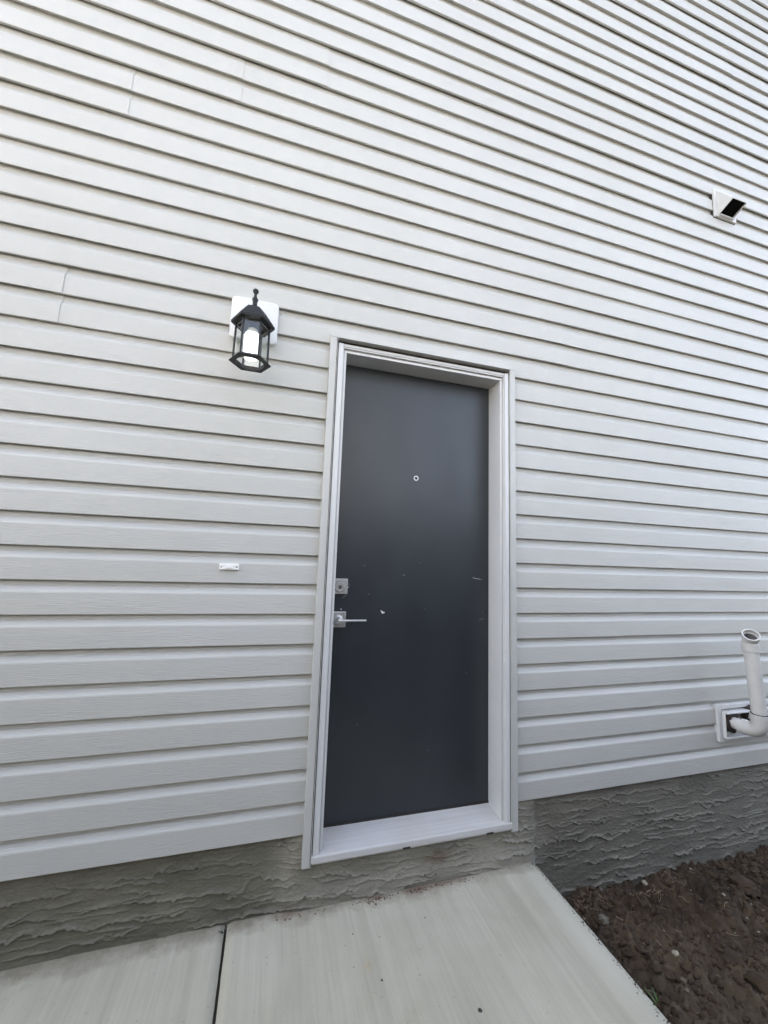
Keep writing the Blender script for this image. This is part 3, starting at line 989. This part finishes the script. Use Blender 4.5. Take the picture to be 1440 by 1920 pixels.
# ---------------------------------------------------------------- PVC flue pipes
flue = thing('vent_pipe', (2.20, 0, 0.235), 'white plastic flue pipe elbowed upwards out of a wall box, low at the right edge', 'pipe')
bx0, bx1, bz0, bz1 = 2.113, 2.520, 0.143, 0.327
bm = bmesh.new()
for b_ in ((bx0, bx0 + 0.022, bz0, bz1), (bx1 - 0.022, bx1, bz0, bz1), (bx0 + 0.0222, bx1 - 0.0222, bz1 - 0.022, bz1), (bx0 + 0.0222, bx1 - 0.0222, bz0, bz0 + 0.016)):
    box(bm, b_[0], b_[1], -0.014, 0.014, b_[2], b_[3], 0.002)
link('box_frame', bm, M_WHITE, flue)
bm = bmesh.new()
ix0, ix1, iz0, iz1 = bx0 + 0.026, bx1 - 0.026, bz0 + 0.020, bz1 - 0.028
box(bm, ix0, ix1, -0.040, 0.010, iz1 - 0.012, iz1 - 0.004, 0.002)
box(bm, ix0, ix1, -0.034, 0.010, iz0, iz0 + 0.006, 0.002)
box(bm, ix0, ix0 + 0.006, -0.028, 0.010, iz0 + 0.0062, iz1 - 0.0122, 0.002)
box(bm, ix1 - 0.006, ix1, -0.028, 0.010, iz0 + 0.0062, iz1 - 0.0122, 0.002)
link('box_collar', bm, M_WHITE2, flue)
bm = bmesh.new()
box(bm, bx0 + 0.02, bx1 - 0.02, 0.002, 0.016, bz0 + 0.012, bz1 - 0.018)
link('back_plate', bm, M_WHITE, flue)
def foam(cx_, cz_, seed, ky=-0.012, rmaj=0.038, rmin=0.014):
    rnd = random.Random(seed)
    bm = bmesh.new()
    rows = []
    A, B = 30, 9
    for i in range(A):
        a = 2 * math.pi * i / A
        rr = rmin * rnd.uniform(0.75, 1.4)
        row = []
        for j in range(B):
            t = 2 * math.pi * j / B
            q = rmaj + rr * math.cos(t) * rnd.uniform(0.9, 1.15)
            row.append(bm.verts.new((cx_ + q * math.cos(a), ky + rr * 1.3 * math.sin(t), cz_ + q * math.sin(a))))
        rows.append(row)
    for i in range(A):
        for j in range(B):
            bm.faces.new((rows[i][j], rows[(i + 1) % A][j], rows[(i + 1) % A][(j + 1) % B], rows[i][(j + 1) % B]))
    return bm
link('foam_seal', foam(2.196, 0.238, 3), M_FOAM, flue, True, 60)
link('foam_seal', foam(2.345, 0.262, 5, rmaj=0.036), M_FOAM, flue, True, 60)
PR = 0.0305
def bend(p0, p1, p2, r, n_=10):
    """points of an arc that rounds the corner p1"""
    p0, p1, p2 = Vector(p0), Vector(p1), Vector(p2)
    a = (p0 - p1).normalized(); b_ = (p2 - p1).normalized()
    s, e = p1 + a * r, p1 + b_ * r
    return [((1 - t) ** 2) * s + 2 * (1 - t) * t * p1 + t * t * e for t in [i / (n_ - 1) for i in range(n_)]]
W0, E1, T1 = Vector((2.196, 0.01, 0.238)), Vector((2.196, -0.150, 0.240)), Vector((2.166, -0.150, 0.640))
bm = bmesh.new(); tube(bm, [W0, W0.lerp(E1, 0.66)], PR - 0.001)
link('stub_pipe', bm, M_PVC, flue, True)
arc = bend(W0, E1, T1, 0.062, 14)
bm = bmesh.new()
axis_in = (arc[0] - arc[1]).normalized(); axis_out = (arc[-1] - arc[-2]).normalized()
pts = [arc[0] + axis_in * 0.030, arc[0] + axis_in * 0.001] + arc + [arc[-1] + axis_out * 0.001, arc[-1] + axis_out * 0.028]
rad = [PR + 0.0065, PR + 0.0065] + [PR + 0.0045] * len(arc) + [PR + 0.0070, PR + 0.0070]
tube(bm, pts, rad, 28)
link('elbow', bm, M_PVC, flue, True)
bm = bmesh.new()
up = (T1 - E1).normalized()
tube(bm, [arc[-1] + axis_out * 0.020, T1], PR)
link('riser', bm, M_PVC, flue, True)
# top 45 degree elbow, open end towards the front left
nd = Vector((-0.50, -0.50, 0.72)).normalized()
bm = bmesh.new()
c0 = T1 - up * 0.010; c1 = T1 + up * 0.026
a45 = bend(c0, T1 + up * 0.044, T1 + up * 0.044 + nd * 0.1, 0.016, 8)
pts = [c0, c1] + [c1 + up * 0.0015] + a45[1:] + [a45[-1] + nd * 0.004, a45[-1] + nd * 0.026]
rad = [PR + 0.0050, PR + 0.0050, PR + 0.0015] + [PR + 0.0010] * (len(a45) - 1) + [PR + 0.0048, PR + 0.0052]
r_out = tube(bm, pts, rad, 32, cap=False)
tipc = pts[-1]
# lip, then the bore as its own surface
pin = [tipc, tipc - nd * 0.020, tipc - nd * 0.021]
r_in = tube(bm, pin, [PR - 0.0005, PR - 0.0015, PR - 0.0055], 32, cap=False)
def bridge(bm, A, B):
    k0 = min(range(len(B)), key=lambda k: (B[k].co - A[0].co).length)
    k1 = min(range(len(B)), key=lambda k: (B[k].co - A[1].co).length)
    s = 1 if (k1 - k0) % len(B) == 1 else -1
    L = len(A)
    for i in range(L):
        bm.faces.new((A[i], A[(i + 1) % L], B[(k0 + s * (i + 1)) % L], B[(k0 + s * i) % L]))
bridge(bm, r_out[-1], r_in[0])
bm.faces.new(list(reversed(r_out[0])))
te = link('top_elbow', bm, M_PVC, flue, True)
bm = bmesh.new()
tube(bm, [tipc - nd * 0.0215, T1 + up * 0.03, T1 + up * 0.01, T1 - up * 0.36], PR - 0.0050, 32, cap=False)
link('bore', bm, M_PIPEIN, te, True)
bm = bmesh.new()
tube(bm, [c0 - up * 0.0012, c0 - up * 0.0001], PR + 0.0030, 28)
link('joint_line', bm, M_SLOT, flue)
bm = bmesh.new()
tube(bm, [arc[-1] + axis_out * 0.0281, arc[-1] + axis_out * 0.0300], PR + 0.0050, 28)
link('joint_line', bm, M_SLOT, flue)
# printed date patch on the elbow
bm = bmesh.new()
pr_ = []
for a_ in (72, 82, 92, 102, 112):
    a_ = math.radians(a_)
    pr_.append([bm.verts.new((W0.x + (PR + 0.0058) * math.cos(a_), yy, 0.239 + (PR + 0.0058) * math.sin(a_))) for yy in (-0.062, -0.074)])
for a_, c_ in zip(pr_[:-1], pr_[1:]):
    bm.faces.new((a_[0], a_[1], c_[1], c_[0]))
link('print_mark', bm, M_SLOT, flue)
# second pipe, turning away to the right
bm = bmesh.new(); tube(bm, [(2.345, 0.01, 0.262), (2.345, -0.05, 0.262)], PR - 0.001)
link('stub_pipe', bm, M_PVC, flue, True)
arc2 = bend((2.345, 0, 0.262), (2.345, -0.10, 0.262), (2.50, -0.105, 0.262), 0.055, 12)
bm = bmesh.new()
tube(bm, [arc2[0] + Vector((0, 0.028, 0)), arc2[0] + Vector((0, 0.001, 0))] + arc2 + [arc2[-1] + Vector((0.001, 0, 0)), arc2[-1] + Vector((0.03, 0, 0))],
     [PR + 0.0045] * 2 + [PR + 0.002] * len(arc2) + [PR + 0.005] * 2, 26)
link('elbow', bm, M_PVC, flue, True)

# ---------------------------------------------------------------- stones, grit and plant bits
def stone_bm(c, r, seed, flat=0.7, sub=2, jag=0.75):
    rnd = random.Random(seed)
    bm = bmesh.new()
    bmesh.ops.create_icosphere(bm, subdivisions=sub, radius=1)
    ax = [rnd.uniform(0.75, 1.25) for _ in range(3)]
    ph = rnd.uniform(0, 50)
    rotm = Matrix.Rotation(rnd.uniform(0, 6.28), 3, 'Z')
    for v in bm.verts:
        k = 1 + jag * (float(vn(np.array([v.co.x * 1.7 + ph]), np.array([v.co.y * 1.7 + v.co.z * 2.1]), seed)[0]) - 0.5)
        k += 0.5 * jag * (float(vn(np.array([v.co.x * 4.1 + ph]), np.array([v.co.y * 4.3 + v.co.z * 3.7]), seed + 3)[0]) - 0.5)
        v.co = rotm @ Vector((v.co.x * ax[0] * k, v.co.y * ax[1] * k, v.co.z * flat * k)) * r
        v.co += Vector(c)
    return bm
def lone_stone(name, x, y, r, m, label, cat, seed, sub=2, flat=0.7, z=None, group=None, smooth=True):
    zz_ = (soil_z(x, y) if z is None else z) + r * flat * 0.35
    o = link(name, stone_bm((x, y, zz_), r, seed, flat, sub), m, None, smooth, 50, loc=(x, y, zz_ - r * flat * 0.35))
    return tag(o, label, cat, group)
lone_stone('stone', 1.228, -0.125, 0.022, M_STONE, 'round grey stone half sunk in the soil close to the slab edge', 'stone', 4, 3)
lone_stone('soil_lump', 2.02, -0.145, 0.045, M_CLOD, 'large flat brown lump of soil near the right edge of the photo', 'soil lump', 6, 3, 0.5)
lone_stone('soil_lump', 1.59, -0.47, 0.04, M_CLOD, 'grey brown lump of soil at the lower right, out from the slab', 'soil lump', 8, 3, 0.5)
lone_stone('stone', 1.390, -0.30, 0.013, M_STONE_L, 'small pale tan stone lying in the soil beyond the grass blades', 'stone', 9)
lone_stone('stone', 1.594, 0.0, 0.011, M_STONE_L, 'small pale stone in the soil right against the foundation', 'stone', 12)
lone_stone('stone', 1.868, -0.153, 0.009, M_STONE_L, 'tiny bright white stone in the middle of the bare soil', 'stone', 14)
lone_stone('stone', 2.10, -0.035, 0.012, M_STONE_L, 'small yellowish pebble in the soil near the foundation at the far right', 'stone', 17)

grit = [(0.170, -0.131, 0.0042), (0.138, -0.164, 0.0034), (0.257, -0.163, 0.0034), (0.228, -0.296, 0.0045), (0.152, -0.238, 0.0030), (0.434, -0.135, 0.0035), (0.292, -0.191, 0.0028), (0.345, -0.31, 0.003)]
labs = ['dark grit speck on the slab, nearest the wall below the sill', 'dark grit speck on the slab, left of the yellow crumbs and nearer the wall',
        'dark grit speck on the slab, behind the yellow crumbs', 'dark grit speck on the slab, just in front of the yellow crumbs',
        'tiny dark grit speck on the slab, immediately left of the yellow crumbs', 'dark grit speck on the slab, close to the reddish dirt by the wall',
        'tiny grit speck on the slab, right of the one behind the yellow crumbs', 'tiny grit speck on the slab, between the yellow crumbs and the lone flake']
for i, (x, y, r) in enumerate(grit):
    lone_stone('grit_speck', x, y, r * 0.75, M_CHIPS, labs[i], 'grit', 30 + i, 1, 0.6, z=-0.2505 + 0.009 * (x - 0.3), group='dark grit specks on the slab')
lone_stone('grit_flake', 0.479, -0.442, 0.0062, M_CHIPS, 'larger dark flake of grit on the slab near the bottom of the photo', 'grit', 50, 2, 0.5, z=-0.249)
# yellow crumbs
bm = bmesh.new()
rnd = random.Random(3)
for k in range(14):
    x = 0.196 + rnd.gauss(0, 0.006); y = -0.246 + rnd.gauss(0, 0.011); r = rnd.uniform(0.0012, 0.0028)
    b2 = stone_bm((x, y, -0.2495), r, 60 + k, 0.7, 1)
    me_ = bpy.data.meshes.new('t'); b2.to_mesh(me_); b2.free(); bm.from_mesh(me_); bpy.data.meshes.remove(me_)
tag(link('crumbs', bm, M_CRUMB, None, loc=(0.196, -0.246, -0.25)), kind='stuff')

def scatter(name, n_, fn, m, seed):
    """many small lumps joined into one mass"""
    rnd = random.Random(seed)
    tmpl = bmesh.new(); bmesh.ops.create_icosphere(tmpl, subdivisions=1, radius=1)
    tv = np.array([v.co[:] for v in tmpl.verts]); tf = np.array([[v.index for v in f.verts] for f in tmpl.faces]); tmpl.free()
    V, Fc = [], []
    for k in range(n_):
        x, y, z, r = fn(rnd)
        a = rnd.uniform(0, 6.28)
        R = np.array([[math.cos(a), -math.sin(a), 0], [math.sin(a), math.cos(a), 0], [0, 0, 1]])
        s = np.array([rnd.uniform(0.7, 1.4), rnd.uniform(0.6, 1.1), rnd.uniform(0.45, 0.85)]) * r
        jit = 1 + np.array([[rnd.uniform(-0.22, 0.22)] for _ in tv])
        V.append((tv * jit * s) @ R.T + np.array([x, y, z]))
        Fc.append(tf + len(tv) * k)
    V = np.concatenate(V); Fc = np.concatenate(Fc)
    me = bpy.data.meshes.new(name)
    me.from_pydata(V.tolist(), [], Fc.tolist())
    me.materials.append(m)
    o = bpy.data.objects.new(name, me); COL.objects.link(o)
    return tag(o, kind='stuff')
def f_clod(r):
    x = r.uniform(0.99, 3.2); y = r.uniform(-1.3, 0.03); s = 0.003 + 0.017 * r.random() ** 4
    return x, y, soil_z(x, y) + s * 0.15, s
scatter('soil_crumbs', 10000, f_clod, M_CLOD, 1)
def f_pale(r):
    x = r.uniform(0.99, 3.2); y = r.uniform(-1.3, 0.03); s = 0.0015 + 0.0045 * r.random() ** 3
    return x, y, soil_z(x, y) + s * 0.5, s
scatter('gravel', 330, f_pale, M_STONE_L, 2)
scatter('grey_gravel', 420, lambda r: (lambda x, y, s: (x, y, soil_z(x, y) + s * 0.3, s))(r.uniform(0.99, 3.2), r.uniform(-1.3, 0.03), 0.003 + 0.008 * r.random() ** 3), M_STONE, 5)
def f_red(r):
    c = r.choice([(0.27, 0.05), (0.30, 0.045), (0.46, 0.06), (0.44, 0.05), (0.56, 0.10), (-0.05, 0.10), (0.06, 0.06), (0.64, 0.06)])
    x = r.gauss(c[0], c[1] * 0.6); y = -0.012 - abs(r.gauss(0, 0.009)); s = 0.0012 + 0.0036 * r.random() ** 2
    return x, y, -0.2505 + 0.009 * (x - 0.3), s
scatter('dirt_crumbs', 420, f_red, M_REDDIRT, 4)
scatter('spilled_soil', 260, lambda r: (lambda x, s: (x, r.uniform(-0.8, -0.01), -0.2515 + 0.009 * (x - 0.3), s))(0.985 - abs(r.gauss(0, 0.018)), 0.0008 + 0.0022 * r.random() ** 2), M_CLOD, 8)
scatter('wall_dirt', 700, lambda r: (lambda x, s: (x, -0.008 - abs(r.gauss(0, 0.005)), -0.2515 + 0.009 * (x - 0.3), s))(r.uniform(-1.4, 0.98), 0.001 + 0.0025 * r.random() ** 2), M_CHIPS, 6)

# dry roots and straw in the soil
bm = bmesh.new()
rnd = random.Random(12)
for k in range(420):
    if k < 70:
        x, y = rnd.gauss(1.24, 0.05), rnd.gauss(-0.03, 0.022)
    elif k < 120:
        x, y = rnd.gauss(1.55, 0.12), rnd.gauss(-0.05, 0.03)
    else:
        x, y = rnd.uniform(1.0, 3.0), rnd.uniform(-1.1, 0.0)
    y = min(y, 0.0)
    a = rnd.uniform(0, 6.28); l = rnd.uniform(0.012, 0.045); t = 0.0006 + 0.0005 * rnd.random()
    z = soil_z(max(x, 1.0), y) + 0.003
    p = [Vector((x, y, z))]
    for s in range(3):
        a += rnd.uniform(-0.5, 0.5)
        q = p[-1] + Vector((math.cos(a), math.sin(a), 0)) * l / 3
        q.z = (soil_z(max(q.x, 1.0), min(q.y, 0.0)) + rnd.uniform(0.002, 0.008)) * 0.7 + q.z * 0.3
        p.append(q)
    tube(bm, p, t, 3)
tag(link('straw', bm, M_STRAW, None, loc=(1.3, -0.1, -0.45)), kind='stuff')

# green blades beside the slab
bm = bmesh.new()
rnd = random.Random(5)
for (bx_, by_, h_, lean, az) in ((1.168, -0.415, 0.070, 0.035, 2.3), (1.175, -0.408, 0.060, 0.030, 2.0), (1.160, -0.420, 0.045, 0.025, 2.7), (1.180, -0.400, 0.040, 0.02, 1.4)):
    base = Vector((bx_, by_, soil_z(bx_, by_) - 0.004))
    dirv = Vector((math.cos(az), math.sin(az), 0)); side = Vector((-dirv.y, dirv.x, 0))
    prev = None
    for i in range(7):
        t = i / 6
        c = base + dirv * lean * t * t * 1.6 + Vector((0, 0, h_ * (t - 0.25 * t * t)))
        wd = 0.0048 * (1 - t) ** 0.7 + 0.0004
        ring_ = [bm.verts.new(c - side * wd), bm.verts.new(c + dirv * 0.0012 + Vector((0, 0, -0.0008))), bm.verts.new(c + side * wd), bm.verts.new(c - dirv * 0.0004)]
        if prev:
            for k in range(4):
                bm.faces.new((prev[k], prev[(k + 1) % 4], ring_[(k + 1) % 4], ring_[k]))
        prev = ring_
tag(link('grass_tuft', bm, M_GRASS, None, True, loc=(1.168, -0.415, -0.46)), 'small tuft of green grass blades growing in the soil beside the slab edge', 'grass')

# ---------------------------------------------------------------- unseen house added across the passage to shape the light
NBY, NBX = -5.6, 1.8
NBH = 4.4
nb = thing('added_house', (0, NBY, -0.6), 'unseen house in pale siding, added behind the camera for its bounce light', 'house')
bm = bmesh.new()
box(bm, -9.0, NBX, -11.0, NBY - 0.02, -0.6, NBH)
link('wall', bm, M_ADDED, nb)
bm = bmesh.new()
box(bm, -9.4, NBX + 0.4, -11.4, NBY + 0.3, NBH, NBH + 0.16)
extrude_profile_x(bm, [(-11.4, NBH + 0.161), (NBY + 0.3, NBH + 0.161), (-8.8, NBH + 1.2)], -9.4, NBX + 0.4)
link('roof', bm, M_ROOF, nb)
bm = bmesh.new()
for n_ in range(0, 38):
    z0 = n_ * C
    extrude_profile_x(bm, [(NBY - 0.019, z0 + 0.001), (NBY, z0 + 0.001), (NBY + 0.001, z0 + 0.66 * C), (NBY - 0.011, z0 + 0.88 * C), (NBY - 0.012, z0 + 0.999 * C), (NBY - 0.019, z0 + 0.999 * C)], -9.0, NBX)
sp_ = link('siding', bm, M_ADDED, nb)
sp_['kind'] = 'stuff'

# ---------------------------------------------------------------- unseen boards added behind the camera to cut low fill light
added_fence = thing('added_fence', (-3.0, -2.35, -0.5), 'unseen weathered dark brown board screen added behind the camera to cut low light', 'added_fence')
M_FENCE = simple('weathered_boards', (0.075, 0.058, 0.045), 0.8, 0, 0.3, 12, 0.003)
bm = bmesh.new()
box(bm, -8.0, -7.862, -2.359, -2.34, -0.48, 1.55, 0.003)
first = link('board', bm, M_FENCE, added_fence)
for k in range(1, 84):
    o = first.copy()
    o.location = (k * 0.144, 0.0, random.uniform(-0.006, 0.006))
    o.parent = added_fence
    COL.objects.link(o)
bm = bmesh.new()
box(bm, -8.0, 4.1, -2.398, -2.361, 1.45, 1.54)
r0 = link('rail', bm, M_FENCE, added_fence)
o = r0.copy(); o.location = (0, 0, -1.55); o.parent = added_fence; COL.objects.link(o)
bm = bmesh.new()
box(bm, -8.0, -7.91, -2.49, -2.40, -0.6, 1.57)
p0 = link('post', bm, M_FENCE, added_fence)
for k in range(1, 6):
    o = p0.copy(); o.location = (k * 2.4, 0, 0); o.parent = added_fence; COL.objects.link(o)
